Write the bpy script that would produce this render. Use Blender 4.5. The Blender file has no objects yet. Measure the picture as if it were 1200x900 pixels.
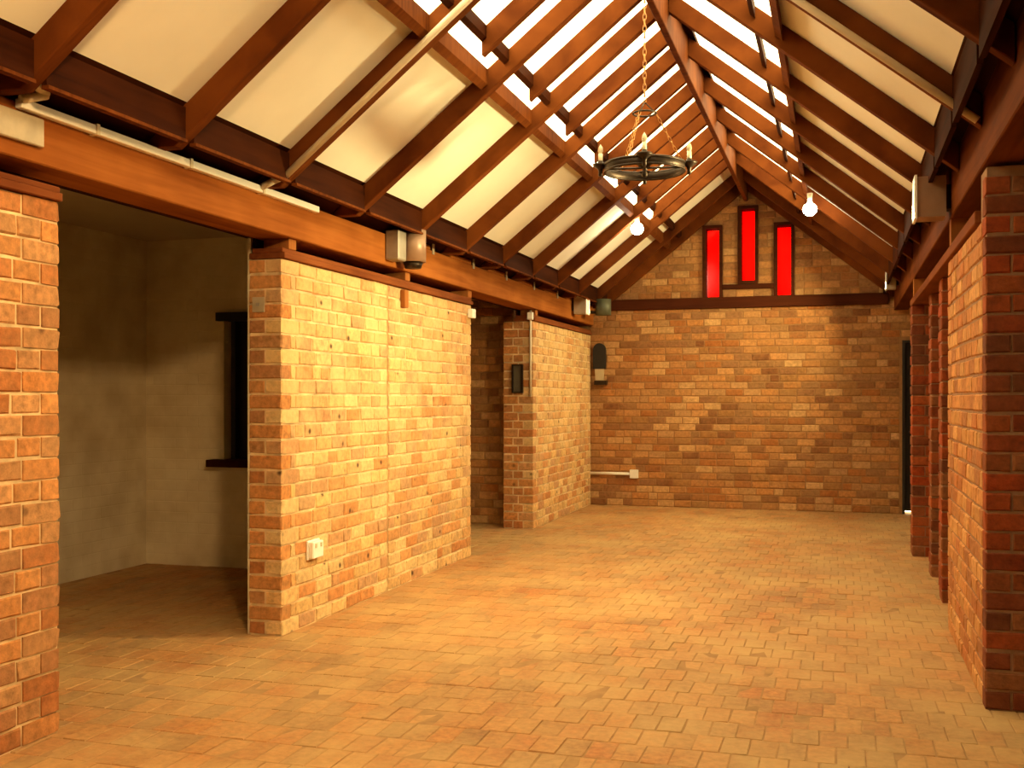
import bpy, bmesh, math, random
from mathutils import Vector, Matrix
random.seed(7)
R = random.Random(11)
scene = bpy.context.scene
COL = scene.collection

# ------------------------------------------------------------------ camera
TH = math.atan(385 / 1250)
CAM_H = 1.42
cam = bpy.data.cameras.new('camera')
cam.sensor_width = 36.0
cam.lens = 1250 / 1200 * 36.0
cam.shift_y = 16 / 1200
cam.clip_start = 0.05
cam_o = bpy.data.objects.new('camera', cam)
COL.objects.link(cam_o)
cam_o.location = (0, 0, CAM_H)
cam_o.rotation_euler = (math.radians(90), 0, TH)
scene.camera = cam_o

# ------------------------------------------------------------------ sky and exposure
w = bpy.data.worlds.new('sky')
scene.world = w
w.use_nodes = True
bg = w.node_tree.nodes['Background']
bg.inputs[0].default_value = (1.0, 0.80, 0.42, 1)
bg.inputs[1].default_value = 10.5
scene.view_settings.view_transform = 'Standard'
scene.view_settings.look = 'None'
scene.view_settings.gamma = 1.0
scene.view_settings.use_curve_mapping = False
scene.view_settings.exposure = -0.2
scene.cycles.max_bounces = 8
scene.cycles.transparent_max_bounces = 12
WARM = (1.0, 0.78, 0.34)
NEAR = (1.0, 0.60, 0.22)
P_RIGHT = [(1.6, 72), (6.85, 84), (12.74, 60)]
P_LEFT = [(7.3, 8), (12.7, 7)]
P_BULB = 8

# ------------------------------------------------------------------ layout numbers (metres)
XL = -3.17          # face of the left hall wall
XR = 0.63           # face of the right hall wall
YE = 13.85          # end wall
YB = -2.2           # wall behind the camera
RX = -1.15          # ridge
SL = 0.8            # roof slope
COURSE = 0.09


def zroof(h, dz=0.0):
    """height of the rafter underside (dz=0) or panel underside (dz=.15) at distance h from the ridge"""
    return CAM_H + 2.66 + dz - SL * h


# ------------------------------------------------------------------ helpers
def tag(o, label=None, cat=None, group=None, kind=None):
    if label:
        o['label'] = label
    if cat:
        o['category'] = cat
    if group:
        o['group'] = group
    if kind:
        o['kind'] = kind
    return o


class MB:
    """collects shapes and links them as one mesh object"""
    def __init__(self):
        self.v = []
        self.f = []
        self.smooth = []

    def add(self, verts, faces, smooth=False):
        b = len(self.v)
        self.v += [tuple(p) for p in verts]
        self.f += [tuple(b + i for i in f) for f in faces]
        self.smooth += [smooth] * len(faces)

    def box(self, x0, x1, y0, y1, z0, z1):
        v = [(x0, y0, z0), (x1, y0, z0), (x1, y1, z0), (x0, y1, z0),
             (x0, y0, z1), (x1, y0, z1), (x1, y1, z1), (x0, y1, z1)]
        self.add(v, [(3, 2, 1, 0), (4, 5, 6, 7), (0, 1, 5, 4), (1, 2, 6, 5), (2, 3, 7, 6), (3, 0, 4, 7)])

    def prism(self, poly, y0, y1):
        """polygon in (x, z), extruded along y"""
        n = len(poly)
        v = [(x, y0, z) for x, z in poly] + [(x, y1, z) for x, z in poly]
        f = [tuple(range(n)), tuple(range(2 * n - 1, n - 1, -1))]
        for i in range(n):
            j = (i + 1) % n
            f.append((j, i, n + i, n + j))
        self.add(v, f)

    def cyl(self, p0, p1, r0, r1=None, n=12, caps=True, smooth=True):
        r1 = r0 if r1 is None else r1
        p0, p1 = Vector(p0), Vector(p1)
        d = (p1 - p0).normalized()
        a = d.orthogonal().normalized()
        b = d.cross(a)
        v = []
        for p, r in ((p0, r0), (p1, r1)):
            for i in range(n):
                t = 2 * math.pi * i / n
                v.append(p + (a * math.cos(t) + b * math.sin(t)) * r)
        self.add(v, [(i, (i + 1) % n, n + (i + 1) % n, n + i) for i in range(n)], smooth)
        if caps:
            self.add(v[:n], [tuple(range(n - 1, -1, -1))])
            self.add(v[n:], [tuple(range(n))])

    def torus(self, c, R_, r, ax='z', n=32, m=8, sx=1.0, sz=1.0, rot=None):
        v, f = [], []
        for i in range(n):
            a = 2 * math.pi * i / n
            for j in range(m):
                b = 2 * math.pi * j / m
                p = Vector(((R_ + r * sx * math.cos(b)) * math.cos(a), (R_ + r * sx * math.cos(b)) * math.sin(a), r * sz * math.sin(b)))
                if ax == 'x':
                    p = Vector((p.z, p.x, p.y))
                elif ax == 'y':
                    p = Vector((p.x, p.z, p.y))
                if rot is not None:
                    p = rot @ p
                v.append(Vector(c) + p)
        for i in range(n):
            for j in range(m):
                f.append((i * m + j, ((i + 1) % n) * m + j, ((i + 1) % n) * m + (j + 1) % m, i * m + (j + 1) % m))
        self.add(v, f, True)

    def lathe(self, c, prof, n=16):
        """profile of (radius, z) turned round a vertical axis"""
        v, f = [], []
        k = len(prof)
        for i in range(n):
            a = 2 * math.pi * i / n
            for r, z in prof:
                v.append((c[0] + r * math.cos(a), c[1] + r * math.sin(a), c[2] + z))
        for i in range(n):
            for j in range(k - 1):
                f.append((i * k + j, ((i + 1) % n) * k + j, ((i + 1) % n) * k + j + 1, i * k + j + 1))
        self.add(v, f, True)

    def mesh(self, name, m, bevel=0):
        me = bpy.data.meshes.new(name)
        me.from_pydata(self.v, [], self.f)
        me.polygons.foreach_set('use_smooth', self.smooth)
        bm = bmesh.new()
        bm.from_mesh(me)
        bmesh.ops.remove_doubles(bm, verts=bm.verts, dist=1e-6)
        bmesh.ops.recalc_face_normals(bm, faces=bm.faces)
        if bevel:
            bmesh.ops.bevel(bm, geom=bm.edges[:], offset=bevel, segments=1, affect='EDGES')
        bm.to_mesh(me)
        bm.free()
        me.materials.append(m)
        return me

    def build(self, name, m, parent=None, bevel=0, kind=None):
        o = bpy.data.objects.new(name, self.mesh(name, m, bevel))
        COL.objects.link(o)
        if parent is not None:
            o.parent = parent
            o.matrix_parent_inverse = Matrix.Translation(parent.location).inverted()
        if kind:
            o['kind'] = kind
        return o


def thing(name, loc, label, cat, group=None, kind=None):
    o = bpy.data.objects.new(name, None)
    o.empty_display_size = 0.1
    COL.objects.link(o)
    o.location = loc
    return tag(o, label, cat, group, kind)


def place(name, me, parent, loc, rotz=0.0, scale=(1, 1, 1), rot=None):
    o = bpy.data.objects.new(name, me)
    COL.objects.link(o)
    if parent is not None:
        o.parent = parent
        o.matrix_parent_inverse = Matrix.Translation(parent.location).inverted()
    o.location = loc
    o.rotation_euler = rot if rot else (0, 0, rotz)
    o.scale = scale
    return o


# ------------------------------------------------------------------ materials
def new_mat(name):
    m = bpy.data.materials.new(name)
    m.use_nodes = True
    nt = m.node_tree
    b = nt.nodes['Principled BSDF']
    return m, nt, b


def simple(name, col, rough=0.6, metal=0.0, noise=0.12, scale=14.0, bump=0.0):
    m, nt, b = new_mat(name)
    N, L = nt.nodes.new, nt.links.new
    geo = N('ShaderNodeNewGeometry')
    n = N('ShaderNodeTexNoise')
    n.inputs['Scale'].default_value = scale
    n.inputs['Detail'].default_value = 5
    L(geo.outputs['Position'], n.inputs['Vector'])
    mr = N('ShaderNodeMapRange')
    mr.inputs[1].default_value = 0.25
    mr.inputs[2].default_value = 0.75
    mr.inputs[3].default_value = 1 - noise
    mr.inputs[4].default_value = 1 + noise
    L(n.outputs['Fac'], mr.inputs[0])
    mx = N('ShaderNodeVectorMath')
    mx.operation = 'SCALE'
    mx.inputs[0].default_value = col
    L(mr.outputs[0], mx.inputs['Scale'])
    L(mx.outputs[0], b.inputs['Base Color'])
    b.inputs['Roughness'].default_value = rough
    b.inputs['Metallic'].default_value = metal
    if bump:
        bp = N('ShaderNodeBump')
        bp.inputs['Strength'].default_value = bump
        bp.inputs['Distance'].default_value = 0.01
        L(n.outputs['Fac'], bp.inputs['Height'])
        L(bp.outputs[0], b.inputs['Normal'])
    return m


def wood(name, c0, c1, axis, rough=0.7):
    """stained timber, grain along the given axis"""
    m, nt, b = new_mat(name)
    N, L = nt.nodes.new, nt.links.new
    geo = N('ShaderNodeNewGeometry')
    mp = N('ShaderNodeMapping')
    sc = {'x': (1.2, 22, 22), 'y': (22, 1.2, 22), 'z': (22, 22, 1.2), 's': (4, 30, 4)}[axis]
    mp.inputs['Scale'].default_value = sc
    L(geo.outputs['Position'], mp.inputs['Vector'])
    oi = N('ShaderNodeObjectInfo')
    ad = N('ShaderNodeVectorMath')
    sv = N('ShaderNodeVectorMath')
    sv.operation = 'SCALE'
    sv.inputs[0].default_value = (31, 17, 53)
    L(oi.outputs['Random'], sv.inputs['Scale'])
    L(mp.outputs[0], ad.inputs[0])
    L(sv.outputs[0], ad.inputs[1])
    n = N('ShaderNodeTexNoise')
    n.inputs['Scale'].default_value = 1.0
    n.inputs['Detail'].default_value = 6
    n.inputs['Distortion'].default_value = 0.6
    L(ad.outputs[0], n.inputs['Vector'])
    n2 = N('ShaderNodeTexNoise')
    n2.inputs['Scale'].default_value = 1.7
    n2.inputs['Detail'].default_value = 3
    L(geo.outputs['Position'], n2.inputs['Vector'])
    mm = N('ShaderNodeMath')
    mm.operation = 'MULTIPLY_ADD'
    mm.inputs[1].default_value = 0.55
    L(n2.outputs['Fac'], mm.inputs[0])
    m3 = N('ShaderNodeMath')
    m3.operation = 'MULTIPLY'
    m3.inputs[1].default_value = 0.5
    L(n.outputs['Fac'], m3.inputs[0])
    L(m3.outputs[0], mm.inputs[2])
    cr = N('ShaderNodeValToRGB')
    cr.color_ramp.elements[0].position = 0.33
    cr.color_ramp.elements[0].color = (*c0, 1)
    cr.color_ramp.elements[1].position = 0.68
    cr.color_ramp.elements[1].color = (*c1, 1)
    L(mm.outputs[0], cr.inputs[0])
    L(cr.outputs[0], b.inputs['Base Color'])
    b.inputs['Roughness'].default_value = rough
    b.inputs['Specular IOR Level'].default_value = 0.03
    bp = N('ShaderNodeBump')
    bp.inputs['Strength'].default_value = 0.25
    bp.inputs['Distance'].default_value = 0.004
    L(n.outputs['Fac'], bp.inputs['Height'])
    L(bp.outputs[0], b.inputs['Normal'])
    return m


def brick_mat(name, dust, dust_amt, speck=0.0, rough=0.88, dust_scale=2.2, bump=0.8, lit_top=None, mott=(0.55, 1.4)):
    """fired clay: the colour of each brick comes from its mesh, plus stains, dust and pits"""
    m, nt, b = new_mat(name)
    N, L = nt.nodes.new, nt.links.new
    geo = N('ShaderNodeNewGeometry')
    at = N('ShaderNodeAttribute')
    at.attribute_name = 'clay'
    n = N('ShaderNodeTexNoise')
    n.inputs['Scale'].default_value = 28
    n.inputs['Detail'].default_value = 6
    n.inputs['Roughness'].default_value = 0.65
    L(geo.outputs['Position'], n.inputs['Vector'])
    mr = N('ShaderNodeMapRange')
    mr.inputs[1].default_value = 0.25
    mr.inputs[2].default_value = 0.75
    mr.inputs[3].default_value = mott[0]
    mr.inputs[4].default_value = mott[1]
    L(n.outputs['Fac'], mr.inputs[0])
    sc = N('ShaderNodeVectorMath')
    sc.operation = 'SCALE'
    L(at.outputs['Color'], sc.inputs[0])
    L(mr.outputs[0], sc.inputs['Scale'])
    n2 = N('ShaderNodeTexNoise')
    n2.inputs['Scale'].default_value = dust_scale
    n2.inputs['Detail'].default_value = 7
    n2.inputs['Roughness'].default_value = 0.7
    L(geo.outputs['Position'], n2.inputs['Vector'])
    m2 = N('ShaderNodeMapRange')
    m2.inputs[1].default_value = 0.35
    m2.inputs[2].default_value = 0.68
    m2.inputs[3].default_value = 0.0
    m2.inputs[4].default_value = dust_amt
    L(n2.outputs['Fac'], m2.inputs[0])
    mix = N('ShaderNodeMix')
    mix.data_type = 'RGBA'
    mix.inputs['B'].default_value = (*dust, 1)
    if lit_top:                # dust thickens upwards, painting in the lamp-lit upper wall
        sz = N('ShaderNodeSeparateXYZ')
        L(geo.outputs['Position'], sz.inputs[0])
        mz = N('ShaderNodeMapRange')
        mz.inputs[1].default_value, mz.inputs[2].default_value = lit_top[0], lit_top[1]
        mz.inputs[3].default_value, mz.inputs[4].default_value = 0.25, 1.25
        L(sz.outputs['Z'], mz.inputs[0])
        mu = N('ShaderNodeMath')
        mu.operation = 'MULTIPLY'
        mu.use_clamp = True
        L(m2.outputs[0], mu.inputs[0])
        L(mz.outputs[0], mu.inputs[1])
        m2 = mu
    L(m2.outputs[0], mix.inputs['Factor'])
    L(sc.outputs[0], mix.inputs['A'])
    out = mix.outputs['Result']
    if speck:
        vo = N('ShaderNodeTexVoronoi')
        vo.inputs['Scale'].default_value = 5.0
        L(geo.outputs['Position'], vo.inputs['Vector'])
        m4 = N('ShaderNodeMapRange')
        m4.inputs[1].default_value = 0.05
        m4.inputs[2].default_value = 0.12
        m4.inputs[3].default_value = speck
        m4.inputs[4].default_value = 0.0
        L(vo.outputs['Distance'], m4.inputs[0])
        mx = N('ShaderNodeMix')
        mx.data_type = 'RGBA'
        mx.inputs['B'].default_value = (0.05, 0.022, 0.012, 1)
        L(m4.outputs[0], mx.inputs['Factor'])
        L(out, mx.inputs['A'])
        out = mx.outputs['Result']
    L(out, b.inputs['Base Color'])
    b.inputs['Roughness'].default_value = rough
    b.inputs['Specular IOR Level'].default_value = 0.25
    bp = N('ShaderNodeBump')
    bp.inputs['Strength'].default_value = bump
    bp.inputs['Distance'].default_value = 0.006
    L(n.outputs['Fac'], bp.inputs['Height'])
    L(bp.outputs[0], b.inputs['Normal'])
    return m


def glass_mat(name, col, gloss=0.06):
    m = bpy.data.materials.new(name)
    m.use_nodes = True
    nt = m.node_tree
    nt.nodes.remove(nt.nodes['Principled BSDF'])
    N, L = nt.nodes.new, nt.links.new
    t = N('ShaderNodeBsdfTransparent')
    t.inputs[0].default_value = (*col, 1)
    g = N('ShaderNodeBsdfGlossy')
    g.inputs['Roughness'].default_value = 0.12
    mx = N('ShaderNodeMixShader')
    mx.inputs[0].default_value = gloss
    L(t.outputs[0], mx.inputs[1])
    L(g.outputs[0], mx.inputs[2])
    L(mx.outputs[0], nt.nodes['Material Output'].inputs['Surface'])
    return m


def glow_mat(name, col, strength):
    m, nt, b = new_mat(name)
    b.inputs['Base Color'].default_value = (*col, 1)
    b.inputs['Emission Color'].default_value = (*col, 1)
    b.inputs['Emission Strength'].default_value = strength
    return m


def paint_brick(name, c0, c1):
    """whitewashed brickwork seen in the dim side room: courses show as fine relief"""
    m, nt, b = new_mat(name)
    N, L = nt.nodes.new, nt.links.new
    geo = N('ShaderNodeNewGeometry')
    sp = N('ShaderNodeSeparateXYZ')
    L(geo.outputs['Position'], sp.inputs[0])
    ad = N('ShaderNodeMath')
    L(sp.outputs['X'], ad.inputs[0])
    L(sp.outputs['Y'], ad.inputs[1])
    cb = N('ShaderNodeCombineXYZ')
    L(ad.outputs[0], cb.inputs['X'])
    L(sp.outputs['Z'], cb.inputs['Y'])
    br = N('ShaderNodeTexBrick')
    br.inputs['Scale'].default_value = 1.0
    br.inputs['Brick Width'].default_value = 0.22
    br.inputs['Row Height'].default_value = COURSE
    br.inputs['Mortar Size'].default_value = 0.006
    br.inputs['Mortar Smooth'].default_value = 0.8
    L(cb.outputs[0], br.inputs['Vector'])
    n = N('ShaderNodeTexNoise')
    n.inputs['Scale'].default_value = 3.0
    n.inputs['Detail'].default_value = 7
    L(geo.outputs['Position'], n.inputs['Vector'])
    cr = N('ShaderNodeValToRGB')
    cr.color_ramp.elements[0].position = 0.35
    cr.color_ramp.elements[0].color = (*c0, 1)
    cr.color_ramp.elements[1].position = 0.62
    cr.color_ramp.elements[1].color = (*c1, 1)
    L(n.outputs['Fac'], cr.inputs[0])
    L(cr.outputs[0], b.inputs['Base Color'])
    b.inputs['Roughness'].default_value = 0.85
    bp = N('ShaderNodeBump')
    bp.invert = True
    bp.inputs['Strength'].default_value = 0.35
    bp.inputs['Distance'].default_value = 0.006
    L(br.outputs['Fac'], bp.inputs['Height'])
    L(bp.outputs[0], b.inputs['Normal'])
    return m


M = {}
M['rafter'] = wood('stained rafter timber', (0.055, 0.011, 0.0025), (0.175, 0.050, 0.010), 's')
M['beam'] = wood('red brown beam timber', (0.20, 0.055, 0.011), (0.40, 0.135, 0.028), 'y')
M['beam_x'] = wood('dark rail timber', (0.035, 0.009, 0.004), (0.085, 0.022, 0.008), 'x')
M['beam_r'] = wood('shaded beam timber', (0.07, 0.018, 0.005), (0.18, 0.05, 0.012), 'y')  # beam timber in a darker tone, imitating the dimmer right side
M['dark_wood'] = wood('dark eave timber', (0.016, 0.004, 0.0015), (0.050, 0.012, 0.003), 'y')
M['trim'] = wood('wall plate timber', (0.13, 0.035, 0.012), (0.26, 0.08, 0.025), 'y')
M['post'] = wood('packer timber', (0.24, 0.08, 0.02), (0.42, 0.16, 0.045), 'z')
M['panel'] = simple('cream ceiling board', (0.86, 0.84, 0.74), 0.8, 0, 0.05, 2.5)
M['pane'] = glass_mat('clear roof glass', (0.97, 0.97, 0.96), 0.04)
M['red_glass'] = glass_mat('red stained glass', (0.62, 0.003, 0.006), 0.05)
M['mortar_l'] = simple('pale lime_mortar', (0.68, 0.50, 0.28), 0.95, 0, 0.45, 9, 0.8)
M['mortar_r'] = simple('grey pink mortar', (0.30, 0.165, 0.09), 0.95, 0, 0.2, 20, 0.4)
M['mortar_e'] = simple('brown sand mortar', (0.33, 0.17, 0.065), 0.95, 0, 0.2, 20, 0.4)
M['sand'] = simple('sand in the paver joints', (0.36, 0.20, 0.08), 0.95, 0, 0.3, 9, 0.4)
M['brick_l'] = brick_mat('clay brick in lit tone', (0.70, 0.50, 0.24), 0.75, 0.9, dust_scale=3.2, lit_top=(0.45, 1.6))  # pale tone, paler with height, paints in the lamp light
M['brick_n'] = brick_mat('clay brick in dimmer tone', (0.46, 0.27, 0.12), 0.45, 0.6, mott=(0.42, 1.4))  # redder tone of the same brick, for dimmer faces
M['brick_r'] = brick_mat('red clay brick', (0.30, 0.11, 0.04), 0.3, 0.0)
M['brick_e'] = brick_mat('mixed brown clay brick', (0.42, 0.23, 0.09), 0.5, 0.0)
M['paver'] = brick_mat('dusty clay paver', (0.54, 0.35, 0.145), 0.9, 0.0, 0.7, 1.1, 0.35, None, (0.6, 1.35))
M['white'] = simple('white plastic', (0.90, 0.90, 0.86), 0.4, 0, 0.03)
M['cream'] = simple('cream painted pipe', (0.72, 0.64, 0.48), 0.5, 0, 0.06)
M['beige'] = simple('beige metal', (0.46, 0.38, 0.26), 0.5, 0.1, 0.15)
M['grey'] = simple('grey painted steel', (0.36, 0.33, 0.28), 0.45, 0.3, 0.1)
M['lamp_body'] = simple('brown enamelled steel', (0.34, 0.21, 0.14), 0.4, 0.2, 0.1)
M['black'] = simple('black painted timber', (0.010, 0.008, 0.007), 0.6, 0, 0.1)
M['iron'] = simple('dark wrought iron', (0.035, 0.022, 0.014), 0.45, 0.7, 0.2, 40, 0.2)
M['brass'] = simple('aged brass chain', (0.45, 0.22, 0.07), 0.4, 0.8, 0.15)
M['candle'] = simple('ivory candle sleeve', (0.75, 0.66, 0.48), 0.5, 0, 0.05)
M['wash'] = paint_brick('whitewashed brick', (0.66, 0.57, 0.40), (0.82, 0.74, 0.56))
M['plaster'] = simple('off white ceiling plaster', (0.50, 0.43, 0.32), 0.9, 0, 0.06, 3)
M['lens'] = glow_mat('warm lamp lens', (1.0, 0.78, 0.45), 6.0)
M['bulb'] = glow_mat('lit bulb glass', (1.0, 0.86, 0.6), 60.0)
M['pale_glass'] = simple('frosted lantern glass', (0.55, 0.46, 0.3), 0.25, 0, 0.05)


# ------------------------------------------------------------------ brickwork
PAL = {  # walls share one brick; the tones of l, n, r, i imitate their lighting
    'l': [(0.58, 0.31, 0.12), (0.64, 0.39, 0.17), (0.55, 0.25, 0.09), (0.64, 0.42, 0.20), (0.52, 0.21, 0.07),
          (0.68, 0.46, 0.22), (0.48, 0.24, 0.11), (0.58, 0.35, 0.15), (0.66, 0.41, 0.17), (0.44, 0.24, 0.12)],
    'n': [(0.52, 0.21, 0.065), (0.58, 0.25, 0.08), (0.48, 0.17, 0.05), (0.55, 0.28, 0.12), (0.44, 0.15, 0.045),
          (0.50, 0.24, 0.10), (0.40, 0.17, 0.07), (0.60, 0.24, 0.07)],
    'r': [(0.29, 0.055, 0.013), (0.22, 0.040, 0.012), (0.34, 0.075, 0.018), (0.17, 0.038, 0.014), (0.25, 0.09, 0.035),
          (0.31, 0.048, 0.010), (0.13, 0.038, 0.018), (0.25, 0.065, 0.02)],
    'i': [(0.55, 0.26, 0.09), (0.50, 0.22, 0.075), (0.60, 0.32, 0.12), (0.46, 0.17, 0.055), (0.57, 0.29, 0.10), (0.42, 0.18, 0.07)],
    'e': [(0.42, 0.19, 0.065), (0.50, 0.25, 0.09), (0.34, 0.13, 0.04), (0.46, 0.20, 0.06), (0.22, 0.085, 0.03), (0.30, 0.15, 0.06),
          (0.56, 0.33, 0.14), (0.40, 0.14, 0.035), (0.47, 0.22, 0.075), (0.26, 0.12, 0.05), (0.44, 0.24, 0.10), (0.36, 0.17, 0.055)],
    'f': [(0.40, 0.18, 0.062), (0.43, 0.20, 0.07), (0.38, 0.15, 0.05), (0.40, 0.205, 0.08), (0.44, 0.18, 0.055), (0.34, 0.17, 0.068)],
}
BL, BD, BH = 0.21, 0.10, 0.08       # base brick: length x, depth y (front is -y), height z


def brick_shape(rng, L=BL, D=BD, H=BH, ch=0.007, j=0.0028):
    x, y, z = L / 2, D / 2, H / 2
    def q(a, b, c, s=1):
        return (a + rng.uniform(-j, j) * s, b + rng.uniform(-j, j) * s, c + rng.uniform(-j, j) * s)
    v = [q(-x, y, -z, 0), q(x, y, -z, 0), q(x, y, z, 0), q(-x, y, z, 0)]
    v += [q(-x, -y + ch, -z), q(x, -y + ch, -z), q(x, -y + ch, z), q(-x, -y + ch, z)]
    v += [q(-x + ch, -y, -z + ch), q(x - ch, -y, -z + ch), q(x - ch, -y, z - ch), q(-x + ch, -y, z - ch)]
    f = [(0, 3, 2, 1)]
    for a, b in ((0, 4), (4, 8)):
        for i in range(4):
            k = (i + 1) % 4
            f.append((a + i, a + k, b + k, b + i))
    f.append((8, 9, 10, 11))
    return v, f


def mesh_with_clay(name, v, f, cols, m):
    me = bpy.data.meshes.new(name)
    me.from_pydata(v, [], f)
    a = me.attributes.new('clay', 'FLOAT_COLOR', 'POINT')
    flat = []
    for c in cols:
        flat += [c[0], c[1], c[2], 1.0]
    a.data.foreach_set('color', flat)
    me.materials.append(m)
    me.update()
    return me


LIB = {}


def brick_lib(pal, mat):
    key = (pal, mat.name)
    if key not in LIB:
        L = []
        rng = random.Random(3)
        for c in PAL[pal]:
            for k in range(2):
                v, f = brick_shape(rng)
                s = rng.uniform(0.9, 1.1)
                cc = tuple(t * s for t in c)
                L.append((mesh_with_clay('brick', v, f, [cc] * len(v), mat), v, f, cc))
        LIB[key] = L
    return LIB[key]


def proj(p):
    c, s = math.cos(TH), math.sin(TH)
    d = -p[0] * s + p[1] * c
    xc = p[0] * c + p[1] * s
    if d < 0.3:
        return None
    return 600 + 1250 * xc / d, 466 - 1250 * (p[2] - CAM_H) / d, d


def area_px(p, nrm, a):
    q = proj(p)
    if q is None or not (-30 < q[0] < 1230 and -30 < q[1] < 930):
        return 0.0
    to = Vector((0, 0, CAM_H)) - Vector(p)
    r = to.length
    return max(0.0, Vector(nrm).dot(to / r)) * a / (q[2] ** 2) + 1e-9


def lay(parent, bricks, pal, mat, name='brick', limit=300, weights=None):
    """bricks: (centre, L, D, H, angle).  The largest in view become objects, the rest one joined part."""
    lib = brick_lib(pal, mat)
    scored = []
    for b in bricks:
        c, L, D, H, ang = b
        nrm = (math.sin(ang), -math.cos(ang), 0)
        fp = (c[0] + nrm[0] * D / 2, c[1] + nrm[1] * D / 2, c[2])
        scored.append((area_px(fp, nrm, L * H), R.random(), b))
    scored.sort(key=lambda t: -t[0])
    rv, rf, rc = [], [], []
    for i, (s, _, (c, L, D, H, ang)) in enumerate(scored):
        me, v, f, cc = R.choice(lib)
        out = R.uniform(-0.0022, 0.0022)
        nx, ny = math.sin(ang), -math.cos(ang)
        loc = (c[0] + nx * out, c[1] + ny * out, c[2] + R.uniform(-0.0015, 0.0015))
        a = ang + R.uniform(-0.006, 0.006)
        tilt = R.uniform(-0.006, 0.006)
        scl = (L / BL, D / BD, H / BH)
        if i < limit and s > 0:
            place(name, me, parent, loc, scale=scl, rot=(0, tilt, a))
        else:
            base = len(rv)
            ca, sa = math.cos(a), math.sin(a)
            for p in v:
                x, y, z = p[0] * scl[0], p[1] * scl[1], p[2] * scl[2]
                rv.append((loc[0] + x * ca - y * sa, loc[1] + x * sa + y * ca, loc[2] + z + x * tilt))
            rf += [tuple(base + k for k in t) for t in f]
            rc += [cc] * len(v)
    if rv:
        me = mesh_with_clay('distant_brickwork', rv, rf, rc, mat)
        o = place('distant_brickwork', me, parent, (0, 0, 0))
        o['kind'] = 'stuff'


def course_run(s0, s1, start, rng):
    """split a length of wall into bricks, first one of length start"""
    out, s = [], s0
    first = True
    while s1 - s > 0.035:
        L = start if first else (0.105 if rng.random() < 0.12 else 0.21)
        first = False
        if s1 - (s + L) < 0.07:
            L = s1 - s
            if L > 0.25:
                out.append((s, s + L / 2 - 0.005))
                s = s + L / 2 + 0.005
                L = s1 - s
        out.append((s, s + L))
        s += L + 0.01
    return out


def wall_y(parent, xf, sign, T, y0, y1, n, end0=True, end1=True, joints=(), holes=()):
    """bricks of a wall that runs along y; sign +1 faces +x.  Returns brick list"""
    rng = random.Random(int(abs(y0 * 100)) + n)
    ang = math.pi / 2 if sign > 0 else -math.pi / 2
    bl = []
    k = max(2, round(T / 0.11))
    for c in range(n):
        z = c * COURSE + 0.045
        s0, s1 = y0, y1
        for e, on in ((0, end0), (1, end1)):
            if not on:
                continue
            a = 0.0 if e == 0 else math.pi
            depth = 0.105 if c % 2 else 0.21
            yc = (y0 + depth / 2) if e == 0 else (y1 - depth / 2)
            if c % 2:
                nb = max(1, round(T / 0.22))
                w = (T - 0.01 * (nb - 1)) / nb
                for i in range(nb):
                    xc = xf - sign * (w / 2 + i * (w + 0.01))
                    bl.append(((xc, yc, z), w, depth, BH, a))
            else:
                w = (T - 0.01 * (k - 1)) / k
                for i in range(k):
                    xc = xf - sign * (w / 2 + i * (w + 0.01))
                    bl.append(((xc, yc, z), w, depth, BH, a))
            if e == 0:
                s0 += depth + 0.01
            else:
                s1 -= depth + 0.01
        cuts = [s0] + [j for j in joints if s0 < j < s1] + [s1]
        for i in range(len(cuts) - 1):
            a0 = cuts[i] + (0.014 if i else 0)
            a1 = cuts[i + 1] - (0.014 if i < len(cuts) - 2 else 0)
            st = 0.05 if (c % 2 and end0 and i == 0) else (0.105 if c % 2 else 0.21)
            for p, q in course_run(a0, a1, st, rng):
                bl.append(((xf - sign * 0.05, (p + q) / 2, z), q - p, 0.10, BH, ang))
    return bl


def wall_x(yf, x0, x1, n, z0=0.0, inside=None, holes=(), joints=()):
    """bricks of a wall that runs along x and faces -y; inside(x0,x1,z) trims a gable; holes are (x0,x1,z0,z1)"""
    rng = random.Random(int(abs(x0 * 100)) + n)
    bl = []
    for c in range(n):
        zc = z0 + c * COURSE + 0.045
        segs = [(x0, x1)]
        if inside:
            lo, hi = inside(zc + 0.045)
            segs = [(max(x0, lo), min(x1, hi))]
        for hx0, hx1, hz0, hz1 in holes:
            if zc + 0.03 > hz0 and zc - 0.03 < hz1:
                ns = []
                for a, b in segs:
                    if hx1 <= a or hx0 >= b:
                        ns.append((a, b))
                    else:
                        if hx0 - a > 0.03:
                            ns.append((a, hx0 - 0.005))
                        if b - hx1 > 0.03:
                            ns.append((hx1 + 0.005, b))
                segs = ns
        for a, b in segs:
            if b - a < 0.04:
                continue
            st = [0.21, 0.105, 0.16][c % 3] if not inside else rng.choice([0.21, 0.105, 0.16])
            for p, q in course_run(a, b, min(st, b - a), rng):
                bl.append((((p + q) / 2, yf + 0.05, zc), q - p, 0.10, BH, 0.0))
    return bl


G = 0.007   # mortar is recessed this far
WALL_N = 25


def struct_box(name, m, boxes, label, cat, prisms=()):
    mb = MB()
    for b in boxes:
        mb.box(*b)
    for p in prisms:
        mb.prism(*p)
    o = mb.build(name, m)
    return tag(o, label, cat, kind='structure')


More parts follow.
